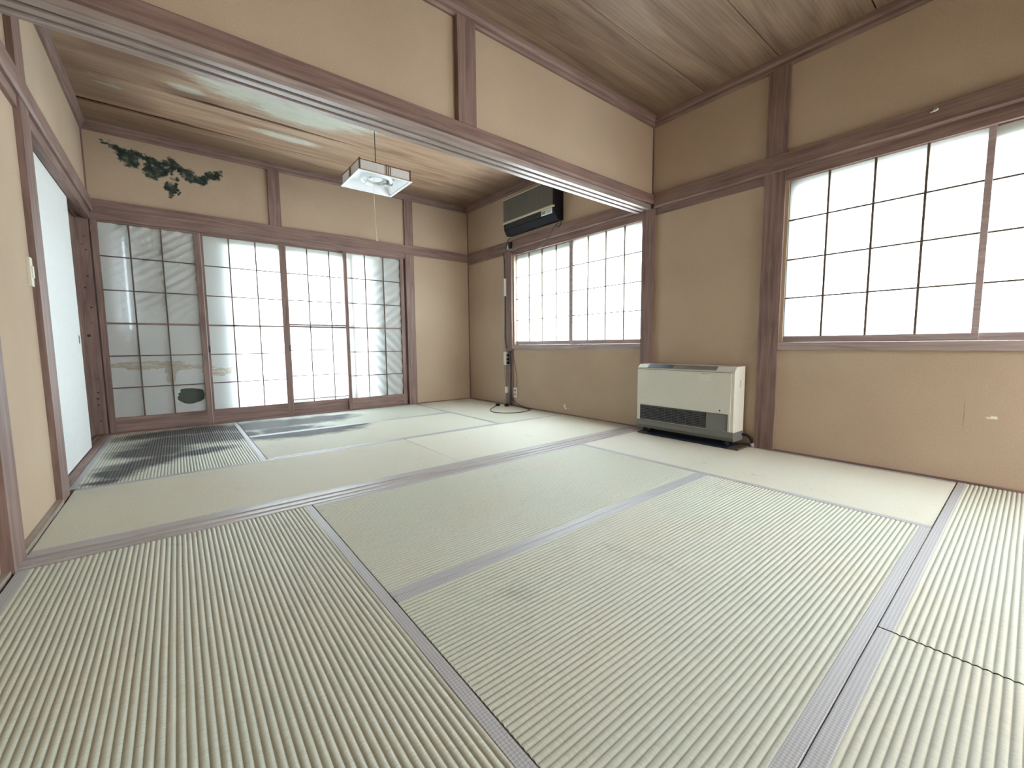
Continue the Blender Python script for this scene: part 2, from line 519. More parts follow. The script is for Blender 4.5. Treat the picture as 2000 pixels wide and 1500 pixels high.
DARK = [(.3, 2.55, 1.3, .22, 0), (.10, 2.0, .28, .5, 0), (.62, 1.82, .22, .05, 0), (.3, 1.45, .25, .4, 0), (3.3, 2.2, .35, .9, 0), (2.6, 2.65, 1.6, .2, 0)]
def dark_tone(x, y): return .75*blob(x+.08*fbm(x, y, 3), y+.05*fbm(x*.3, y, 8), DARK)  # darker brown in soft blobs, mostly along the ceiling's edges
ceil = thing('ceiling', (0, 0, H), 'brown board ceilings of the two rooms', 'ceiling', kind='structure')
zero = lambda x: .001
def g184(x): return .002+.016*max(0, min(1, (x-.55)/.2))*max(0, min(1, (1.9-x)/.6))
def g230(x): return .002+.020*max(0, min(1, (1.05-x)/.5))
ys = [.0, .48, .935, 1.39, 1.845, 2.30, YF]
gf = [zero, zero, zero, zero, g184, g230, zero]
for i in range(1, 6):
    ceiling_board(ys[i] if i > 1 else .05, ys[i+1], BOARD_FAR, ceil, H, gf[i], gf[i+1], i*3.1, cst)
yn = [0, -.42, -.875, -1.33, -1.785, -2.24, -2.695, -3.15, YB]
def g1(x): return .0028+.001*math.sin(x*2)
for i in range(8):
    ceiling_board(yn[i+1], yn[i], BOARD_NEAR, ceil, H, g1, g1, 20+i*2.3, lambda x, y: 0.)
ceil['kind'] = 'structure'
bm = bmesh.new(); bx(bm, -T, W+T, YB-T, YF+T, H+.03, H+.08)
obj('backing', bm, DARKV, ceil)

# cornices: a board with a stepped lower moulding
def cornice(name, axis, a, b, wallpos, side, label, m):
    """axis: direction it runs in; side: +1/-1 towards the room in the other horizontal axis"""
    bm = bmesh.new()
    pr = [(0, 2.362), (.014, 2.362), (.02, 2.374), (.02, 2.392), (.032, 2.404), (.036, H+.004), (0, H+.004)]
    if axis == 0: prof = [(wallpos+side*p, z) for p, z in pr]
    else: prof = [(wallpos+side*p, z) for p, z in pr]
    prism(bm, prof, axis, a, b)
    o = obj(name, bm, m); struct(o, label); return o
cornice('trim_cornice', 0, 0, W, YF, -1, 'stepped wooden cornice along the ceiling over the paper screens', WOODX)
cornice('trim_cornice', 1, .11, YF, W, -1, 'stepped wooden cornice above the wall air conditioner', WOODY)
cornice('trim_cornice', 1, .11, YF, 0, 1, 'stepped wooden cornice above the white sliding door', WOODY)
cornice('trim_cornice', 0, 0, W, 0, -1, 'stepped wooden cornice over the partition band, near side', WOODX)
cornice('trim_cornice', 0, 0, W, .11, 1, 'stepped wooden cornice over the partition band, far side', WOODX)
cornice('trim_cornice', 1, YB, 0, W, -1, 'dark stepped wooden cornice above the large window of the near room', WOODY)
cornice('trim_cornice', 1, YB, 0, 0, 1, 'stepped wooden cornice on the left of the near room', WOODY)

# ------------------------------------------------------------------ posts and rails
P = .022     # projection of posts
N = .034     # projection of the picture rails (nageshi)
def post(x0, x1, y0, y1, z0, z1, label, m=None):
    return struct(boxes('trim_post', [(x0, x1, y0, y1, z0, z1)], m or WOODZ, bev=.003), label)
NAILS = [(.30, 2.45)]
post(-.165, -.122, YF-.02, YF+.1, 0, 1.75, 'narrow dark jamb left of the corner post')
post(-.115, -.004, YF-.004, YF+.1, 0, 1.75, 'nail-marked corner post left of the paper screens')
for zz, xx in ((1.45, -.05), (1.36, -.07), (1.33, -.03), (1.16, -.03), (1.06, -.06), (.93, -.03), (.78, -.07), (.50, -.04), (.38, -.04), (.31, -.05), (.26, -.045), (.12, -.05)):
    pass
post(2.592, 2.695, YF-P, YF+.10, 0, 1.76, 'reddish post right of the paper screens')
post(1.232, 1.332, YF-P, YF, 1.85, 2.365, 'short middle post above the paper screens')
post(2.592, 2.695, YF-P, YF, 1.85, 2.365, 'short post over the right end of the paper screens')
post(W-P, W+.01, 1.765, 1.885, 0, 1.75, 'slim post with cables left of the far window')
post(W-P-.01, W+.01, -.035, .068, 0, 1.75, 'post in the corner where the beam meets the window wall')
post(W-P, W+.01, -.94, -.822, 0, 2.365, 'tall dark post between the heater and the large window')
post(1.672, 1.782, -.034, 0, 1.85, 2.365, 'short post on the plaster band above the beam')
post(-.10, P, .755, .905, 0, 2.365, 'wooden post between bright plaster and white sliding door')
post(-.02, P+.006, -.01, .118, 0, 1.75, 'post at the left end of the beam')
post(W-.010, W+.01, -.010, .005, 1.85, 2.365, 'dark corner batten where the plaster band meets the window wall')
post(W-.010, W+.002, YF-.012, YF+.002, 0, 2.365, 'thin batten in the far corner of the room')
post(-.002, .009, YF-.012, YF+.002, 1.85, 2.365, 'thin batten in the far left corner over the mould')
post(1.68, 1.78, YB, YB+.02, 1.9, 2.365, 'short post on the wall behind the viewpoint')

def rail(name, prof, axis, a, b, m, label):
    bm = bmesh.new(); prism(bm, prof, axis, a, b)
    return struct(obj(name, bm, m, bev=.002), label)
NZ0, NZ1 = 1.752, 1.852
def nprof(wallpos, side, z0=NZ0, z1=NZ1):
    return [(wallpos, z0), (wallpos+side*(N-.008), z0), (wallpos+side*N, z0+.010), (wallpos+side*(N-.006), z1), (wallpos, z1)]
rail('trim_rail', nprof(YF, -1), 0, 0, W, WOODX, 'reddish brown rail across the far wall over the paper screens')
rail('trim_rail', nprof(W, -1), 1, .112, YF-N, WOODY, 'brown rail on the window wall under the air conditioner')
rail('trim_rail', nprof(W, -1), 1, YB, -N, WOODY, 'dark rail over the large window of the near room')
rail('trim_rail', nprof(0, -1, 1.782, 1.852), 0, 0, W, WOODX, 'long brown rail on the near face of the beam')
rail('trim_rail', nprof(.11, 1), 0, 0, W, WOODX, 'long brown rail on the far face of the beam')
rail('trim_rail', nprof(0, 1), 1, .112+.03, YF-N, WOODY, 'brown rail above the white sliding door')
rail('trim_rail', nprof(0, 1), 1, YB, -N, WOODY, 'brown rail on the left wall of the near room')

def track_profile(c0, c1, z0, z1, grooves, d=.014):
    """closed profile of a head rail whose underside has grooves (list of (a,b))"""
    pr = [(c0, z1), (c0, z0)]
    for a, b in sorted(grooves): pr += [(a, z0), (a, z0+d), (b, z0+d), (b, z0)]
    return pr + [(c1, z0), (c1, z1)]
def head(name, axis, a, b, c0, c1, z0, z1, grooves, m, label):
    bm = bmesh.new(); prism(bm, track_profile(c0, c1, z0, z1, grooves), axis, a, b)
    bmesh.ops.triangulate(bm, faces=[f for f in bm.faces if len(f.verts) > 4])
    return struct(obj(name, bm, m), label)
head('trim_beam', 0, .0, W, -.004, S-.004, 1.748, 1.80, [(.026, .048), (.078, .100)], SILLX, 'grooved wooden beam spanning between the two rooms')
head('trim_head_track', 0, 0, 2.60, YF-.012, YF+T, 1.705, 1.756, [(YF+.004, YF+.034), (YF+.044, YF+.074)], WOODX, 'grooved head track over the paper screens')
head('trim_head_track', 1, .90, YF, -.125, .012, 1.695, 1.756, [(-.060, -.030), (-.105, -.075)], WOODY, 'grooved head track over the white sliding door')
head('trim_head_track', 1, .07, 1.765, W-.012, W+.12, 1.69, 1.756, [(W+.012, W+.026)], WOODY, 'head rail of the far window')
head('trim_head_track', 1, w1y[0]-.1, -.94, W-.012, W+.12, 1.69, 1.756, [(W+.012, W+.026)], WOODY, 'head rail of the large window')
head('trim_sill', 1, .07, 1.765, W-.022, W+.12, .655, .700, [], SASHW, 'wooden sill of the far window')
head('trim_sill', 1, w1y[0]-.1, -.94, W-.022, W+.12, .655, .700, [], SASHW, 'wooden sill of the large window')
rail('trim_rail', [(W-.008, 1.70), (W, 1.70), (W, 1.752), (W-.008, 1.752)], 1, -.822, -.035, WOODY, 'lower lip of the rail above the heater')
rail('trim_rail', [(W-.008, 1.72), (W, 1.72), (W, 1.752), (W-.008, 1.752)], 1, 1.885, YF, WOODY, 'lower lip of the rail near the far corner')
rail('trim_rail', [(0, 1.70), (.014, 1.70), (.014, 1.752), (0, 1.752)], 1, .118, .90, WOODY, 'lower lip of the rail over the left plaster')

# floor sill between the rooms, with grooves facing up
def floor_track(name, axis, a, b, c0, c1, z, ridges, m, label):
    pr = [(c0, -.06), (c0, z)]
    for p, q in sorted(ridges): pr += [(p, z), (p, z-.004), (q, z-.004), (q, z)]
    pr += [(c1, z), (c1, -.06)]
    bm = bmesh.new(); prism(bm, pr, axis, a, b)
    bmesh.ops.triangulate(bm, faces=[f for f in bm.faces if len(f.verts) > 4])
    return struct(obj(name, bm, m), label)
floor_track('trim_floor_sill', 0, 0.0, W, 0.002, S-.002, .003, [(.026, .048), (.078, .100)], SILLF, 'grooved floor sill between the two rooms')
floor_track('trim_floor_sill', 0, 0, 2.592, YF-.012, YF+T+.03, .010, [(YF+.004, YF+.036), (YF+.042, YF+.076)], WOODX, 'floor sill under the paper screens')
floor_track('trim_floor_sill', 1, .905, YF-.012, -.13, .0, .014, [(-.060, -.030), (-.105, -.075)], WOODY, 'dark floor sill under the white sliding door')
struct(boxes('baseboard_left', [(0, .024, .118, .755, -.02, .020), (0, .02, YB, -.01, -.02, .012)], SILLY), 'greyed wooden strip along the foot of the left plaster', 'baseboard')
struct(boxes('baseboard_right', [(W-.01, W, .068, 1.765, -.02, .010), (W-.01, W, 1.885, YF, -.02, .010), (W-.01, W, YB, -.94, -.02, .010), (W-.01, W, -.822, -.035, -.02, .010)], WOODY),
       'thin wooden strip along the foot of the window wall', 'baseboard')
struct(boxes('baseboard_far', [(2.695, W, YF-.01, YF, -.02, .010)], WOODX), 'thin wooden strip at the foot of the far wall', 'baseboard')

# nail holes and knots on the corner post
bm = bmesh.new()
for zz, xx, rr in ((1.56, -.03, .004), (1.50, -.05, .004), (1.46, -.03, .005), (1.26, -.035, .006), (1.17, -.055, .006), (1.02, -.03, .006), (.90, -.035, .004),
                   (.80, -.06, .010), (.46, -.035, .004), (.35, -.04, .006), (.30, -.045, .007), (.25, -.045, .006), (.12, -.04, .005)):
    cyl(bm, (xx, YF-.0052, zz), 1, rr*1.2, .0025, 7)
o = obj('nail_holes', bm, FINGER, [q for q in bpy.data.objects if q.get('label') == 'nail-marked corner post left of the paper screens'][0])
o.data.name = 'nail_holes'

# ------------------------------------------------------------------ tatami mats
FST = [(.10, 1.06, .10, .05, .1), (.17, 1.22, .10, .14, 0), (.30, 1.42, .20, .14, .5), (.30, 1.75, .22, .22, 0), (.50, 2.05, .36, .28, 0), (.50, 2.42, .42, .20, 0), (.55, 1.52, .20, .10, .2),
       (.75, 1.95, .22, .18, 0), (1.05, 2.35, .42, .26, 0), (1.42, 2.33, .40, .20, 0), (1.28, 1.74, .42, .17, 0), (1.15, 1.98, .22, .14, 0), (1.62, 1.80, .18, .05, 0), (1.0, 1.80, .16, .12, 0), (1.6, 2.42, .22, .08, 0)]
def fst(x, y):
    if y < .95: return 0
    v = blob(x+.05*fbm(x, y, 4), y+.05*fbm(x, y, 4, 7), FST)
    if y < .99: v *= .5
    return v*.85
def tatami(x0, x1, y0, y1, d, label, bleach=0.):
    """d = 'x' or 'y': direction of the ridges and of the cloth borders"""
    t = thing('tatami_mat', ((x0+x1)/2, (y0+y1)/2, -.055), label, 'straw mat', 'tatami mats covering the floor')
    gx, gy = (.0022, .0007) if d == 'x' else (.0007, .0022)
    x0 += gx; x1 -= gx; y0 += gy; y1 -= gy
    bw = .031
    L0, L1, C0, C1 = (x0, x1, y0, y1) if d == 'x' else (y0, y1, x0, x1)
    def P3(l, c, z): return (l, c, z) if d == 'x' else (c, l, z)
    a, b = C0+bw-.004, C1-bw+.004
    nr = round((b-a)/.0147)
    prof = [(0, -.0020, 1.), (.12, -.0006, .45), (.3, .0006, 0), (.5, .0010, 0), (.7, .0006, 0), (.88, -.0006, .45)]
    cs = [(a+(b-a)*(k+p)/nr, z, gv) for k in range(nr) for p, z, gv in prof]+[(b, -.002, 1.)]
    far = (y0+y1)/2 > .1
    nl = 120 if far and x1 < 2.7 and y0 > .9 else (60 if far else 90)
    bm = bmesh.new(); uvl = bm.loops.layers.uv.new('UVMap'); gl = bm.verts.layers.float.new('groove')
    R = []
    s = random.random()*50
    for i in range(nl+1):
        l = L0+(L1-L0)*i/nl; row = []
        for c, z, gv in cs:
            wob = .0007*noise.noise(Vector((l*5, c*14, s)))
            dz = .0011*noise.noise(Vector((l*2.2, c*2.2, s+9)))
            v = bm.verts.new(P3(l, c+wob, z+dz)); v[gl] = gv*.62
            row.append(v)
        R.append(row)
    for i in range(nl):
        for j in range(len(cs)-1):
            fc = bm.faces.new([R[i][j], R[i+1][j], R[i+1][j+1], R[i][j+1]])
            fc.smooth = True
            for lp, (ii, jj) in zip(fc.loops, ((i, j), (i+1, j), (i+1, j+1), (i, j+1))):
                lp[uvl].uv = (cs[jj][0], L0+(L1-L0)*ii/nl)
    bmesh.ops.recalc_face_normals(bm, faces=bm.faces)
    if sum(fc.normal.z for fc in list(bm.faces)[:50]) < 0: bmesh.ops.reverse_faces(bm, faces=bm.faces)
    me = bpy.data.meshes.new('weave'); bm.to_mesh(me); bm.free(); me.materials.append(TATAMI)
    set_attr(me, 'stain', lambda co: fst(co.x, co.y))
    set_attr(me, 'bleach', lambda co: bleach)
    me.transform(Matrix.Translation(-t.location))
    o = link(bpy.data.objects.new('weave', me), t)
    # straw body under the weave
    bm = bmesh.new()
    if d == 'x': bx(bm, x0, x1, y0+.0015, y1-.0015, -.055, -.006)
    else: bx(bm, x0+.0015, x1-.0015, y0, y1, -.055, -.006)
    obj('straw_core', bm, TATAMI, t)
    for q in (0, 1):
        bm = bmesh.new()
        e = C0 if q == 0 else C1; i_ = C0+bw if q == 0 else C1-bw
        n = 40; sg = 1 if q == 0 else -1
        rows = []
        for k in range(n+1):
            l = L0+(L1-L0)*k/n; wz = .0006*noise.noise(Vector((l*6, s, q)))
            rows.append([bm.verts.new(P3(l, cc, zz+wz)) for cc, zz in ((e, -.03), (e, -.0010), (e+sg*.002, .0012), (i_-sg*.002, .0016), (i_, .0008), (i_, -.004))])
        for k in range(n):
            for j in range(5):
                bm.faces.new([rows[k][j], rows[k+1][j], rows[k+1][j+1], rows[k][j+1]])
        obj('cloth_border', bm, BORDER, t, smooth=False)
    return t
tatami(0.026, .891, -1.768, 0, 'y', 'large front left straw mat with ridges running towards the screens')
tatami(.891, 2.631, -.89, 0, 'x', 'near-room straw mat lying directly before the dividing floor sill')
tatami(.891, 2.631, -1.768, -.89, 'x', 'broad central foreground straw mat, second in front of the sill')
tatami(2.631, W-.011, -1.768, 0, 'y', 'straw mat along the window wall with the heater on it', 0.6)
tatami(1.77, W-.011, -2.66, -1.768, 'x', 'straw mat at the right edge under the large window, past the double border')
tatami(.026, 1.77, -2.66, -1.768, 'x', 'straw mat in the bottom right corner of the view')
tatami(.02, 1.77, YB, -2.66, 'x', 'straw mat behind the viewpoint on the left')
tatami(1.77, W-.011, YB, -2.66, 'x', 'straw mat behind the viewpoint on the right')
tatami(.026, 1.762, S, .988, 'x', 'clean pale straw mat just past the sill on the left', 0.4)
tatami(1.762, W-.011, S, .988, 'x', 'clean pale straw mat just past the sill, under the far window', 0.55)
tatami(.0, .864, .988, YF-.013, 'y', 'heavily blackened straw mat in the far left corner')
tatami(.864, 2.654, .988, 1.84, 'x', 'straw mat with a dark smear, middle of the far room', 0.3)
tatami(.864, 2.654, 1.84, YF-.013, 'x', 'stained straw mat directly under the lit paper screens')
tatami(2.654, W-.011, .988, YF-.011, 'y', 'straw mat in the far right corner with cable loop on it', 0.6)

# ------------------------------------------------------------------ grid screens
def pane_mesh(name, axis, c, a0, a1, z0, z1, m, parent, disp=None, stain=None, n=10, hole=None):
    """axis 'y': pane in the x-z plane at y=c ; axis 'x': pane in the y-z plane at x=c"""
    bm = bmesh.new()
    def P3(a, z):
        d = max(0, disp(a, z)+.012) if disp else 0
        return (a, c+d, z) if axis == 'y' else (c+d, a, z)
    if hole:
        outer = []
        K = 12
        for k in range(K): outer.append((a0+(a1-a0)*k/K, z0))
        for k in range(K): outer.append((a1, z0+(z1-z0)*k/K))
        for k in range(K): outer.append((a1-(a1-a0)*k/K, z1))
        for k in range(K): outer.append((a0, z1-(z1-z0)*k/K))
        polys = [[Vector((p[0], p[1], 0)) for p in outer], [Vector((p[0], p[1], 0)) for p in hole]]
        tr = tessellate_polygon(polys); pts = outer+hole
        vs_ = [bm.verts.new(P3(*p)) for p in pts]
        for t3 in tr:
            try: bm.faces.new([vs_[i] for i in t3])
            except ValueError: pass
    else:
        R = [[bm.verts.new(P3(a0+(a1-a0)*i/n, z0+(z1-z0)*j/n)) for i in range(n+1)] for j in range(n+1)]
        for j in range(n):
            for i in range(n): bm.faces.new([R[j][i], R[j][i+1], R[j+1][i+1], R[j+1][i]])
    bmesh.ops.recalc_face_normals(bm, faces=bm.faces)
    me = bpy.data.meshes.new(name); bm.to_mesh(me); bm.free(); me.materials.append(m)
    for p in me.polygons: p.use_smooth = True
    if stain: set_attr(me, 'stain', lambda co: stain(co.x, co.z))
    base = Vector((0, 0, 0)); q = parent
    while q is not None: base += q.location; q = q.parent
    me.transform(Matrix.Translation(-base))
    return link(bpy.data.objects.new(name, me), parent)

PST = [(.25, .555, .30, .035, 0), (.42, .50, .05, .03, .3), (.55, .53, .18, .02, 0), (.75, .475, .12, .035, .05), (.95, .515, .14, .03, .2), (1.2, .565, .16, .02, .1), (1.42, .55, .05, .006, .1),
       (.42, .44, .03, .05, 0)]
def pst(x, z):
    return .8*blob(x+.01*fbm(x, z, 14), z+.012*fbm(x, z, 12), PST)
def shoji(x0, x1, yc, verts, stl, str_, label, lift=0., disp=None, strip=False, hole=None, pull=None):
    """paper screen: stiles, rails, muntins, one paper pane per cell"""
    t = thing('paper_screen', ((x0+x1)/2, yc, .010), label, 'paper screen', 'paper screens in the far opening')
    th = .013
    y0, y1 = yc-th, yc+th
    boxes('stile', [(x0, x0+stl, y0, y1, .012, 1.718)], WOODZ, t)
    boxes('stile', [(x1-str_, x1, y0, y1, .012, 1.718)], WOODZ, t)
    a, b = x0+stl, x1-str_
    boxes('bottom_rail', [(a, b, y0, y1, .012, .132)], WOODX, t)
    boxes('top_rail', [(a, b, y0, y1, 1.690, 1.718)], WOODX, t)
    boxes('middle_rail', [(a, b, y0+.002, y1, .893, .907)], WOODX, t, bev=.001)
    hz = [1.428, 1.163]; lz = [.637+lift, .376+lift]
    zs_up = [.907, 1.163, 1.428, 1.690]
    lo_b, lo_t = .132+lift, .893+lift
    if lift:
        boxes('middle_rail', [(a, b, y0-.006, y0+.004, .915, .929)], WOODX, t, bev=.001)
        boxes('lower_sash_rail', [(a, b, y0-.006, y0+.004, .155, .166)], WOODX, t, bev=.001)
        zs_lo = [.166, lz[1], lz[0], .915]
    else:
        zs_lo = [.132, lz[1], lz[0], .893]
    mw = .0048
    for z in hz+lz: boxes('muntin', [(a, b, y0+.003, y0+.011, z-mw/1.2, z+mw/1.2)], BARZ, t, bev=0)
    for v in verts: boxes('muntin', [(v-mw, v+mw, y0+.002, y0+.0105, .132, 1.690)], BARZ, t, bev=0)
    xs = [a]+list(verts)+[b]
    pc = y0+.012
    for i in range(len(xs)-1):
        for zs in (zs_up, zs_lo):
            for j in range(3):
                h = hole if (hole and i == len(xs)-2 and zs is zs_lo and j == 0) else None
                pane_mesh('pane', 'y', pc, xs[i], xs[i+1], zs[j], zs[j+1], PAPER, t, disp, pst, 12, h)
    if lift:
        boxes('clear_pane', [(a, b, pc, pc+.001, .132, .156)], PAPER, t, bev=0)
    if strip:
        boxes('metal_strip', [(x0-.0055, x0-.0005, y0-.004, y1, .014, 1.712)], ALU, t, bev=0)
    if pull is not None:
        boxes('finger_pull', [(pull-.006, pull+.006, y0-.0025, y0+.001, .655, .715)], FINGER, t, bev=.002)
    return t
def wr1(x, z):
    m_ = max(0, min(1, (z-.85)/.2)); m2 = max(0, min(1, (.9-z)/.1))*.3
    s = x*math.sin(.60)-z*math.cos(.60)+.02*noise.noise(Vector((x*4, z*4, 0)))
    return (.0105*math.sin(2*PI*s/.060)*(m_+m2)+.0042*math.sin(2*PI*s/.027+2)*m_)*min(1, max(0, (x-.05)*12))+.004*noise.noise(Vector((x*5, z*5, 3)))
def wr4(x, z):
    s = x*math.sin(-.75)-z*math.cos(-.75) if z < .9 else x*math.sin(.6)-z*math.cos(.6)
    return .0085*math.sin(2*PI*(s+.02*noise.noise(Vector((x*4, z*4, 0))))/.085)*min(1, max(0, (x-2.0)*6))+.004*noise.noise(Vector((x*5, z*4, 9)))
HOLE = [(.630, .322), (.600, .332), (.555, .340), (.510, .342), (.478, .338), (.466, .325), (.474, .312), (.452, .300), (.458, .285), (.446, .268), (.450, .245), (.462, .232),
        (.490, .212), (.525, .202), (.555, .204), (.590, .216), (.612, .222), (.634, .238), (.640, .28)][::-1]
YA, YBK = YF+.019, YF+.059
shoji(.006, .685, YA, (.225, .424), .037, .039, 'grey unlit paper screen with torn oval hole at bottom right', disp=wr1, hole=HOLE)
shoji(.692, 1.345, YBK, (.898, 1.108), .016, .037, 'half-lit paper screen with brown water line, second from the left', strip=True, pull=.7)
shoji(1.346, 2.010, YBK, (1.558, 1.770), .020, .037, 'brightly lit paper screen whose lower sash is slid slightly up', lift=.027, pull=1.356)
shoji(1.902, 2.576, YA, (2.130, 2.335), .034, .042, 'wrinkled grey paper screen at the right, lit only along its left', disp=wr4)

# outer metal window and storm shutters behind the paper screens
t = thing('window_3', (1.3, YF+T, 0), 'outer aluminium window and storm shutters behind the paper screens', 'window', kind='structure')
yo = YF+T+.002
boxes('frame', [(-.1, 2.62, yo, yo+.04, 1.70, 1.78), (-.1, 2.62, yo, yo+.04, -.06, .03), (-.14, -.08, yo, yo+.04, -.06, 1.78), (2.59, 2.66, yo, yo+.04, -.06, 1.78)], ALU, t)
boxes('head_board', [(-.1, 2.60, YF+.078, YF+.115, 1.625, 1.71), (-.1, 2.60, YF+T+.045, YF+.40, 1.625, 1.75)], BEIGE, t)  # outer box added to shade the top of the screens
for (a, b) in ((-.08, .170), (.186, .90), (2.13, 2.60)):
    boxes('shutter', [(a, b, yo+.006, yo+.02, .0, 1.70)], SHUT, t)
bm = bmesh.new(); bx(bm, .165, .20, yo+.006, yo+.02, 0, .86); obj('shutter', bm, SHUT, t)
boxes('sash', [(.895, .925, yo, yo+.03, .03, 1.70), (1.99-.02, 1.99+.015, YF+.09, YF+.112, .03, 1.63), (1.40, 1.43, yo, yo+.03, .03, 1.70)], ALU, t)
# side jambs close the gap between screens and shutters
struct(boxes('trim_jamb', [(2.60, 2.62, YF+.075, YF+T+.04, 0, 1.72)], WOODZ), 'jamb beside the storm shutters')
struct(boxes('trim_jamb', [(-.14, -.115, YF-.002, YF+T+.04, 0, 1.78)], WOODZ), 'jamb beside the corner post')

def grid_window(name, y_edges, stiles, munts, label, olabel):
    """wooden grid window in the right wall. y_edges: list of (y0,y1) sashes"""
    t = thing(name, (W, sum(y_edges[0])/2, .70), label, 'window', kind='structure')
    zr = [.739, .976, 1.211, 1.450, 1.690]
    for k, ((a, b), mu) in enumerate(zip(y_edges, munts)):
        xc = W+.018+.020*(k % 2)
        sl, sr = stiles[k]
        bm = bmesh.new()
        bx(bm, xc-.010, xc+.010, a, a+sl, .702, 1.70); bx(bm, xc-.010, xc+.010, b-sr, b, .702, 1.70)
        bx(bm, xc-.010, xc+.010, a+sl, b-sr, .702, .739)
        bx(bm, xc-.006, xc+.010, a+sl, b-sr, 1.688, 1.71)
        s = obj('sash', bm, SASHW, t, .0015)
        mw = .0050
        for z in zr[1:4]: boxes('muntin', [(xc-.009, xc-.001, a+sl, b-sr, z-mw*.8, z+mw*.8)], BARZ, s, bev=0)
        for y in mu: boxes('muntin', [(xc-.012, xc-.0015, y-mw, y+mw, .739, 1.690)], BARZ, s, bev=0)
        ysl = [a+sl]+list(mu)+[b-sr]
        for i in range(len(ysl)-1):
            for j in range(4):
                pane_mesh('pane', 'x', xc, ysl[i], ysl[i+1], zr[j], zr[j+1], GLASSP, s, n=2)
    # outer aluminium frame; header deepened and jambs brought in to shade the panes
    A, B = min(e[0] for e in y_edges), max(e[1] for e in y_edges)
    boxes('outer_frame', [(W+.052, W+.30, A-.01, B+.01, 1.628, 1.74), (W+.085, W+.115, A-.01, B+.01, .65, .715),
                          (W+.052, W+.12, A-.01, A+.040, .66, 1.70), (W+.052, W+.12, B-.040, B+.01, .66, 1.70)], BEIGE, t)
    m_ = y_edges[0][1] if name == 'window_1' else y_edges[0][1]
    boxes('outer_stile', [(W+.055, W+.09, m_-.06, m_+.03, .70, 1.64)], ALU, t)
    return t
grid_window('window_1', [(-1.792, -.945), (-2.64, -1.768)], [(.025, .012), (.025, .024)], [(-1.567, -1.363, -1.157), (-2.41, -2.20, -1.99)],
            'large bright grid window at the right edge of the near room', '')
grid_window('window_2', [(.066, .895), (.865, 1.762)], [(.008, .032), (.060, .018)], [(.265, .464, .67), (1.107, 1.315, 1.523)],
            'bright grid window of the far room beneath the air conditioner', '')

# ------------------------------------------------------------------ sliding doors on the left
def fusuma(y0, y1, xc, label, pull):
    t = thing('sliding_door', (xc, (y0+y1)/2, .014), label, 'sliding door')
    boxes('panel', [(xc-.009, xc+.009, y0+.004, y1-.004, .016, 1.70)], WHITE, t, bev=.001)
    boxes('edge_stile', [(xc-.010, xc+.0095, y0, y0+.004, .016, 1.70)], WHITE, t, bev=.001)
    boxes('edge_stile', [(xc-.010, xc+.0095, y1-.004, y1, .016, 1.70)], WHITE, t, bev=.001)
    if pull:
        bm = bmesh.new(); bx(bm, xc+.007, xc+.0105, y1-.085, y1-.045, .73, .79)
        p = obj('finger_pull', bm, STEEL, t, .001)
        boxes('recess', [(xc+.0105, xc+.0112, y1-.078, y1-.052, .738, .782)], FINGER, p, bev=0)
    return t
fusuma(1.20, 2.105, -.045, 'plain white sliding door with small metal finger pull, standing in the left wall', True)
t = thing('wooden_door', (-.09, 2.25, .014), 'dark wooden sliding door seen edge-on between the white door and the nail-marked post', 'sliding door')
boxes('panel', [(-.096, -.084, 1.86, 2.63, .016, 1.70)], WOODZ, t)
boxes('edge_stile', [(-.100, -.080, 2.63, 2.672, .016, 1.70)], WOODZ, t)
boxes('edge_stile', [(-.100, -.080, 1.82, 1.86, .016, 1.70)], WOODZ, t)

# switch plate
t = thing('light_switch', (0, .715, .975), 'ivory light switch on bright plaster left of the white sliding door', 'switch')
boxes('plate', [(0, .010, .700, .742, .965, 1.085)], IVORY, t, bev=.002)
boxes('rocker', [(.010, .015, .712, .732, 1.00, 1.05)], IVORY, t, bev=.001)

# ------------------------------------------------------------------ pendant lamp
LX, LY, LZ = 1.808, 1.458, 2.0
t = thing('pendant_lamp', (LX, LY, H), 'square white pendant lamp with brown frame hanging in the far room', 'ceiling lamp')
h = .205; zt = LZ+.085
boxes('ceiling_rose', [(LX-.022, LX+.022, LY-.022, LY+.022, H-.022, H)], IVORY, t, bev=.004)
bm = bmesh.new(); tube(bm, [(LX, LY, H-.02), (LX+.001, LY, (H+zt)/2), (LX, LY, zt-.01)], .0032); obj('cord', bm, CABLE, t, smooth=True)
bm = bmesh.new()
c = .011
for sx in (-1, 1):
    for sy in (-1, 1):
        bx(bm, LX+sx*h, LX+sx*(h-c), LY+sy*h, LY+sy*(h-c), LZ+.004, zt+.006)
for z0_, z1_ in ((LZ+.004, LZ+.013), (zt-.006, zt)):
    for sg in (-1, 1):
        bx(bm, LX-h, LX+h, LY+sg*h, LY+sg*(h-.006), z0_, z1_); bx(bm, LX+sg*h, LX+sg*(h-.006), LY-h, LY+h, z0_, z1_)
obj('frame', bm, LAMPF, t)
for sg in (-1, 1):
    boxes('side_panel', [(LX-h+c, LX+h-c, LY+sg*(h-.002), LY+sg*(h-.005), LZ+.010, zt-.005)], LAMPW, t, bev=0)
    boxes('side_panel', [(LX+sg*(h-.002), LX+sg*(h-.005), LY-h+c, LY+h-c, LZ+.010, zt-.005)], LAMPW, t, bev=0)
    for k in (-1, 0, 1):
        boxes('slat', [(LX+.02+k*.017-.0022, LX+.02+k*.017+.0022, LY+sg*h, LY+sg*(h+.003), LZ+.004, zt)], LAMPF, t, bev=0)
        boxes('slat', [(LX+sg*h, LX+sg*(h+.003), LY+k*.017-.0022, LY+k*.017+.0022, LZ+.004, zt)], LAMPF, t, bev=0)
bm = bmesh.new()   # white bottom lip, sloping inner reflector
def ring4(s, z): return [bm.verts.new((LX+a*s, LY+b*s, z)) for a, b in ((-1, -1), (1, -1), (1, 1), (-1, 1))]
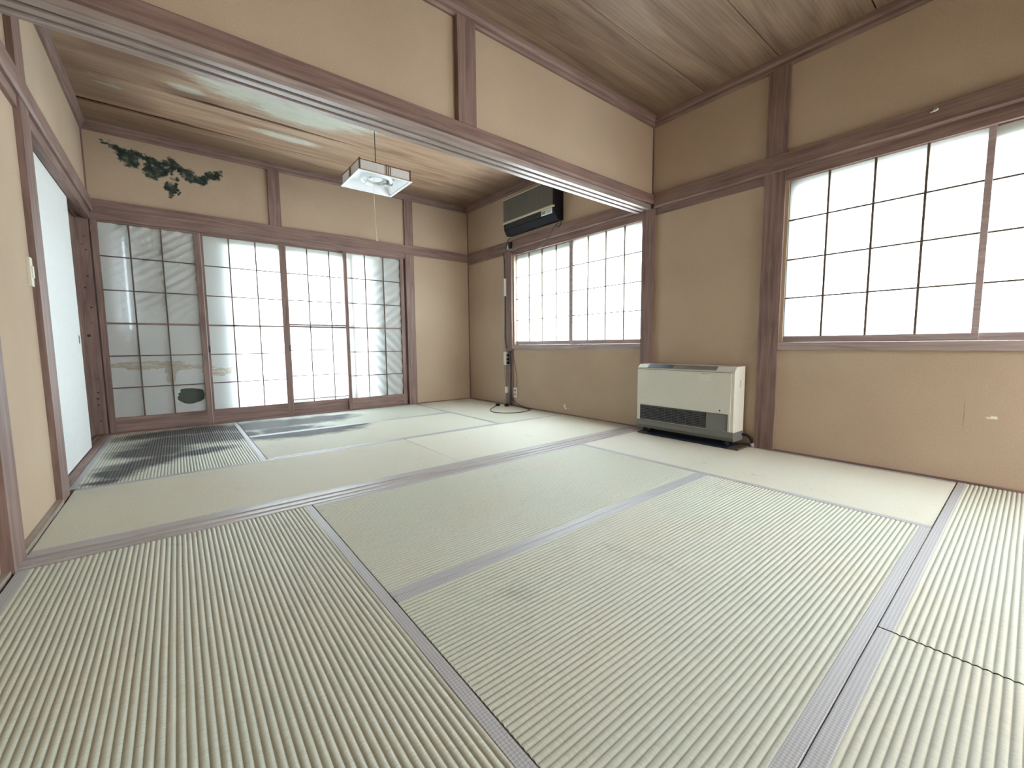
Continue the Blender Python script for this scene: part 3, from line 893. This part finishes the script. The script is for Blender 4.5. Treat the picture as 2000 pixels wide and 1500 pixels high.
rs = [ring4(h+.008, LZ+.006), ring4(h+.008, LZ), ring4(h-.010, LZ), ring4(h-.012, LZ+.012), ring4(h-.055, LZ+.062), ring4(.03, LZ+.066)]
for a_, b_ in zip(rs[:-1], rs[1:]):
    for k in range(4): bm.faces.new([a_[k], a_[(k+1) % 4], b_[(k+1) % 4], b_[k]])
bm.faces.new(rs[-1])
obj('reflector', bm, LAMPW, t)
bm = bmesh.new(); tube(bm, [(LX+.115*math.cos(a*PI/12), LY+.115*math.sin(a*PI/12), LZ+.035) for a in range(24)], .0145, 10, True, 1)
obj('ring_tube', bm, WHITE, t, smooth=True)
bm = bmesh.new(); tube(bm, [(LX+.075*math.cos(a*PI/12), LY+.075*math.sin(a*PI/12), LZ+.042) for a in range(24)], .004, 6, True, 1)
for a in range(4): tube(bm, [(LX+.075*math.cos(a*PI/2+.6), LY+.075*math.sin(a*PI/2+.6), LZ+.042), (LX+.115*math.cos(a*PI/2+.6), LY+.115*math.sin(a*PI/2+.6), LZ+.018)], .002, 6)
obj('tube_holder', bm, STEEL, t, smooth=True)
bm = bmesh.new(); cyl(bm, (LX, LY, LZ+.035), 2, .05, .03, 24); obj('ballast', bm, LAMPW, t)
bm = bmesh.new()
boxes('tube_socket', [(LX+.09, LX+.135, LY-.012, LY+.012, LZ+.018, LZ+.052)], CABLEG, t)
bm = bmesh.new(); tube(bm, [(LX-.02, LY, LZ+.04), (LX-.018, LY+.002, 1.8), (LX-.012, LY, 1.575)], .0016, 6); pc = obj('pull_cord', bm, IVORY, t, smooth=True)
bm = bmesh.new(); cyl(bm, (LX-.012, LY, 1.552), 2, .0065, .026, 10, .004); obj('knob', bm, IVORY, pc, smooth=True)

# ------------------------------------------------------------------ air conditioner
d = .122
A0, A1 = .978, 1.772; Z0, Z1 = 1.888, 2.262; XF = W-d
t = thing('air_conditioner', (W, (A0+A1)/2, Z0), 'old grey and black wall air conditioner high above the far window', 'air conditioner')
bm = bmesh.new()
prism(bm, [(W-.001, Z0+.01), (W-.075, Z0), (XF+.012, Z0+.055), (XF+.006, Z0+.122), (XF+.006, Z1-.006), (W-.001, Z1-.006)], 1, A0, A1)
# prism with axis 1: profile given as (x, z)
obj('casing', bm, BLACK, t, .004)
bm = bmesh.new(); bx(bm, XF-.002, XF+.006, A0+.024, A1-.004, 2.028, Z1-.008); fp = obj('front_grille', bm, ACG, t, .002)
bm = bmesh.new()
n = 44
for k in range(n):
    y = A0+.04+(A1-A0-.07)*k/(n-1)
    bx(bm, XF-.0045, XF-.001, y-.0035, y+.0035, 2.034, Z1-.014)
o = obj('grille_ribs', bm, ACG, t); o['kind'] = 'stuff'
boxes('trim_strip', [(XF-.005, XF+.006, A0-.001, A1+.002, 2.006, 2.018)], CREAM, t, bev=.001)
boxes('trim_strip', [(XF-.003, XF+.006, A0+.002, A1+.002, Z1-.008, Z1-.001)], CREAM, t, bev=.001)
boxes('trim_strip', [(XF-.004, XF+.006, A0+.022, A1-.002, 2.022, 2.0265)], CREAM, t, bev=0)
for k in range(4):
    z = Z0+.07+k*.012
    boxes('louvre_blade', [(XF+.002+(3-k)*.0015, XF+.013, A0+.20, A1-.03, z, z+.003)], GREYP, t, bev=0)
bm = bmesh.new(); bx(bm, XF+.002, XF+.010, A0+.035, A0+.185, 1.955, 2.004); sp = obj('control_sticker', bm, STICK, t, .001)
boxes('green_print', [(XF+.0008, XF+.002, A0+.125, A0+.175, 1.962, 1.995)], STICKG, sp, bev=0)
boxes('grey_lines', [(XF+.0008, XF+.002, A0+.045, A0+.115, z, z+.0025) for z in (1.965, 1.973, 1.981, 1.989)], CABLEG, sp, bev=0)

# pipe, plug and cables coming down beside the far window
t = thing('hanging_cable', (W, 1.35, 1.63), 'thin brown cable drooping from the air conditioner across the window head', 'cable')
bm = bmesh.new()
xc_ = W-N-.012
tube(bm, [(W-.03, 1.02, Z0-.012), (W-.045, 1.06, 1.84), (xc_-.004, 1.12, 1.77), (xc_-.002, 1.22, 1.71), (xc_-.002, 1.36, 1.672), (xc_, 1.52, 1.67), (xc_, 1.66, 1.70), (xc_, 1.80, 1.745)], .0035)
tube(bm, [(W-.02, .985, Z0-.010), (W-.04, 1.0, 1.83), (W-.045, 1.03, 1.86)], .003)
obj('wire', bm, CABLE, t, smooth=True)
t = thing('power_cable', (W, 1.88, .02), 'bundle of dark cables running down the slim post to the floor', 'cable')
xp = W-P-.006
bm = bmesh.new()
tube(bm, [(W-.03, 1.76, Z0-.012), (W-.045, 1.79, 1.86), (W-.048, 1.83, 1.80), (W-.045, 1.875, 1.74), (xp, 1.880, 1.6), (xp, 1.878, 1.2), (xp, 1.884, .80), (xp, 1.86, .66)], .005)
obj('wire', bm, CABLE, t, smooth=True)
bm = bmesh.new()
tube(bm, [(W-.045, 1.66, 1.745), (W-.055, 1.72, 1.735), (W-.06, 1.84, 1.76), (xp-.004, 1.892, 1.70), (xp, 1.893, 1.5), (xp, 1.889, 1.0), (xp, 1.905, .66), (xp, 1.905, .40), (xp, 1.88, .22)], .003)
obj('wire', bm, CABLEG, t, smooth=True)
bm = bmesh.new()
for k, dy in enumerate((0, .007, .014, -.006)):
    tube(bm, [(xp, 1.795+dy, .63), (xp-.003, 1.782+dy*.6, .50), (xp, 1.786-dy*.4, .30), (xp-.004, 1.782+dy, .12), (xp-.01*k, 1.80-.01*k, .012)], .0042)
obj('wire', bm, CABLE, t, smooth=True)
bm = bmesh.new(); tube(bm, [(xp, 1.77, .64), (W-.006, 1.73, .45), (W-.006, 1.70, .30), (W-.006, 1.72, .19)], .002); obj('thin_wire', bm, CABLE, t, smooth=True)
t = thing('pipe_bracket', (W, 1.80, 1.86), 'black and white plug hanging under the air conditioner', 'plug')
bm = bmesh.new(); bx(bm, W-.055, W-.02, 1.735, 1.775, 1.765, 1.83); obj('plug_body', bm, BLACK, t, .006)
bm = bmesh.new(); bx(bm, W-.05, W-.015, 1.778, 1.80, 1.765, 1.80); obj('cap', bm, IVORY, t, .004)
t.name = 'hanging_plug'
t = thing('cable_cover', (W, 1.86, 1.25), 'short white cable cover on the slim post beside the far window', 'cable cover')
boxes('cover', [(xp-.012, W-P+.001, 1.862, 1.882, 1.255, 1.45)], WHITE, t, bev=.003)
t = thing('power_strip', (W, 1.86, .48), 'white power strip with black plugs fixed on the slim post', 'power strip')
boxes('body', [(W-P-.022, W-P+.001, 1.842, 1.895, .47, .62)], IVORY, t, bev=.004)
for z in (.495, .535, .580): boxes('plug', [(W-P-.024, W-P-.002, 1.818, 1.842, z-.014, z+.014)], BLACK, t, bev=.003)
t = thing('wall_socket', (W, 1.737, .155), 'white double wall socket low on the plaster beside the slim post', 'socket')
pl = boxes('plate', [(W-.008, W, 1.700, 1.765, .10, .215)], IVORY, t, bev=.003)
for z in (.135, .18): boxes('socket_hole', [(W-.0095, W-.0075, 1.722, 1.744, z-.008, z+.008)], FINGER, pl, bev=0)
t = thing('junction_box', (W, 1.85, .17), 'small white junction box at the foot of the slim post', 'junction box')
boxes('box', [(W-P-.022, W-P+.001, 1.835, 1.878, .145, .215)], WHITE, t, bev=.004)
bm = bmesh.new()
for k, dy in enumerate((-.015, 0, .014)):
    tube(bm, [(W-P-.010, 1.857+dy, .15), (W-P-.012, 1.857+dy*1.6, .08), (W-P-.03-.01*k, 1.86+dy*2.5, .012)], .0028)
obj('wire', bm, CABLEG, t, smooth=True)
t = thing('floor_cable', (3.3, 1.7, 0), 'black cable lying in an open loop on the far right straw mat', 'cable')
z = .006
bm = bmesh.new()
tube(bm, [(3.435, 1.80, .03), (3.42, 1.62, .012), (3.40, 1.45, z), (3.378, 1.385, z), (3.30, 1.345, z), (3.20, 1.325, z), (3.12, 1.345, z), (3.045, 1.39, z), (3.0, 1.47, z), (2.995, 1.53, z),
          (3.03, 1.63, z), (3.10, 1.72, z), (3.20, 1.80, z), (3.29, 1.86, z+.004)], .0042)
obj('wire', bm, CABLE, t, smooth=True)
bm = bmesh.new(); bx(bm, 3.285, 3.325, 1.855, 1.885, .001, .026); obj('plug', bm, BLACK, t, .005)
t = thing('loose_plug', (3.36, 1.79, 0), 'small black plug lying at the foot of the slim post', 'plug')
bm = bmesh.new(); bx(bm, 3.345, 3.385, 1.765, 1.795, .001, .028); obj('plug_body', bm, BLACK, t, .006)
bm = bmesh.new(); tube(bm, [(3.38, 1.79, .015), (3.41, 1.82, .02), (3.432, 1.84, .08)], .003); obj('wire', bm, CABLE, t, smooth=True)
t = thing('foot_cable', (3.42, 1.6, 0), 'grey cable running along the wall foot below the far window', 'cable')
bm = bmesh.new(); tube(bm, [(W-.02, 1.79, .09), (W-.016, 1.70, .035), (W-.02, 1.58, .012), (W-.03, 1.48, z), (W-.05, 1.40, z)], .004); obj('wire', bm, CABLE, t, smooth=True)

# thumb hook on the dark rail
t = thing('picture_hook', (W-N, -1.587, 1.83), 'small bright metal hook on the dark rail over the large window', 'hook')
bm = bmesh.new(); cyl(bm, (W-N-.003, -1.587, 1.828), 0, .010, .006, 14); tube(bm, [(W-N, -1.587, 1.828), (W-N-.012, -1.586, 1.818), (W-N-.014, -1.57, 1.815)], .003, 8)
obj('hook', bm, STEEL, t, smooth=True)

# ------------------------------------------------------------------ heater
HX0, HX1, HY0, HY1 = 3.290, 3.442, -.752, -.014
t = thing('fan_heater', ((HX0+HX1)/2, (HY0+HY1)/2, .012), 'cream white fan heater standing against the window wall', 'heater')
bm = bmesh.new()
prism(bm, [(HX0+.022, .100), (HX0, .108), (HX0-.002, .505), (HX0+.004, .518), (HX0+.028, .541), (HX1, .545), (HX1, .100)], 1, HY0, HY1)
obj('casing', bm, HEATW, t, .009, smooth=False, bseg=3)
boxes('front_panel', [(HX0-.006, HX0+.004, HY0+.020, HY1-.004, .112, .502)], HEATW, t, bev=.003)
bm = bmesh.new()
prism(bm, [(HX0+.010, .045), (HX0-.004, .070), (HX0-.004, .106), (HX1, .106), (HX1, .045)], 1, HY0-.003, HY1+.002)
obj('base', bm, HEATG, t, .004)
# outlet: dark recess, louvre blades, grey blank
boxes('outlet_recess', [(HX0-.0065, HX0-.0055, -.716, -.050, .115, .226)], BLACK, t, bev=0)
bm = bmesh.new()
for k in range(9):
    zz = .121+k*.0118
    bx(bm, HX0-.010, HX0-.006, -.568, -.056, zz, zz+.0048)
for k in range(9): bx(bm, HX0-.0095, HX0-.006, -.09-.056*k, -.088-.056*k, .116, .225)
o = obj('louvre', bm, GREYP, t)
boxes('outlet_blank', [(HX0-.0085, HX0-.006, -.713, -.574, .118, .222)], HEATG, t, bev=.001)
boxes('outlet_frame', [(HX0-.0105, HX0-.0055, -.718, -.048, .224, .228), (HX0-.0105, HX0-.0055, -.718, -.048, .113, .117), (HX0-.0105, HX0-.0055, -.720, -.716, .113, .228), (HX0-.0105, HX0-.0055, -.051, -.047, .113, .228)], HEATG, t, bev=0)
# control strip on the sloping top edge
bm = bmesh.new()
for a_, b_, off in ((-.63, -.10, 0.0),):
    v = [(HX0-.004+.0022, .514), (HX0+.026, .5425), (HX0+.0275, .5435), (HX0+.004, .517)]
    prism(bm, [(HX0-.0015, .519), (HX0+.0255, .5425), (HX0+.028, .5415), (HX0+.003, .516)], 1, a_, b_)
cp = obj('control_strip', bm, HEATG, t)
bm = bmesh.new(); prism(bm, [(HX0-.0025, .5195), (HX0+.0250, .5435), (HX0+.026, .5425), (HX0-.001, .519)], 1, -.31, -.11)
obj('display_window', bm, MAT_BLUE, cp)
boxes('lid_seam', [(HX0-.0066, HX0-.005, HY0+.012, HY1-.006, .5035, .506)], HEATG, t, bev=0)
# side handle and small lamp
bm = bmesh.new(); bx(bm, HX0+.075, HX0+.125, HY0-.010, HY0+.002, .405, .452)
hd = obj('side_handle', bm, HEATW, t, .004)
boxes('handle_slot', [(HX0+.085, HX0+.118, HY0-.0108, HY0-.0095, .420, .432)], CREAM, hd, bev=0)
boxes('indicator', [(HX0-.0075, HX0-.0055, -.668, -.660, .243, .253)], FINGER, t, bev=0)
# worn sticker marks at the upper right of the front
boxes('worn_sticker', [(HX0-.0066, HX0-.0058, -.60, -.515, .440, .482)], IVORY, t, bev=0)
boxes('small_print', [(HX0-.0068, HX0-.0058, -.585, -.535, .4885, .4925)], CABLEG, t, bev=0)
for yy in (-.70, -.07):
    for xx in (HX0+.03, HX1-.03):
        bm = bmesh.new(); cyl(bm, (xx, yy, .013), 2, .016, .034, 14); obj('foot', bm, BLACK, t)
t = thing('heater_tray', (3.36, -.39, 0), 'dark blue flat tray under the white heater on the straw mat', 'tray')
bm = bmesh.new()
bx(bm, 3.262, 3.445, -.735, -.09, .003, .008); obj('base_sheet', bm, MAT_BLUE, t, .001)
bm = bmesh.new(); bx(bm, 3.262, 3.450, -.800, -.735, .003, .013); bx(bm, 3.262, 3.45, -.09, -.040, .003, .013); bx(bm, 3.445, 3.452, -.80, -.04, .003, .013)
obj('rim', bm, plain('tray_rim', (.10, .075, .07), .5), t, .002)
t = thing('gas_hose', (3.44, -.79, 0), 'black hose with pale end behind the right foot of the heater', 'hose')
bm = bmesh.new(); tube(bm, [(HX1-.02, -.745, .085), (HX1-.005, -.785, .075), (HX1, -.812, .045), (HX1-.004, -.815, .03)], .008, 10); obj('hose', bm, BLACK, t, smooth=True)
bm = bmesh.new(); cyl(bm, (HX1-.004, -.815, .001), 2, .013, .028, 14); obj('end_fitting', bm, CABLEG, t, smooth=True)
t = thing('heater_wire', (3.45, .03, .3), 'hair-thin wire against the plaster left of the heater', 'wire')
bm = bmesh.new(); tube(bm, [(W-.004, .115, .012), (W-.004, .105, .06), (W-.03-.004, .05, .17), (W-.04, .03, .26), (W-.04, -.005, .33), (3.43, -.02, .36)], .0011, 6); obj('wire', bm, CABLE, t, smooth=True)
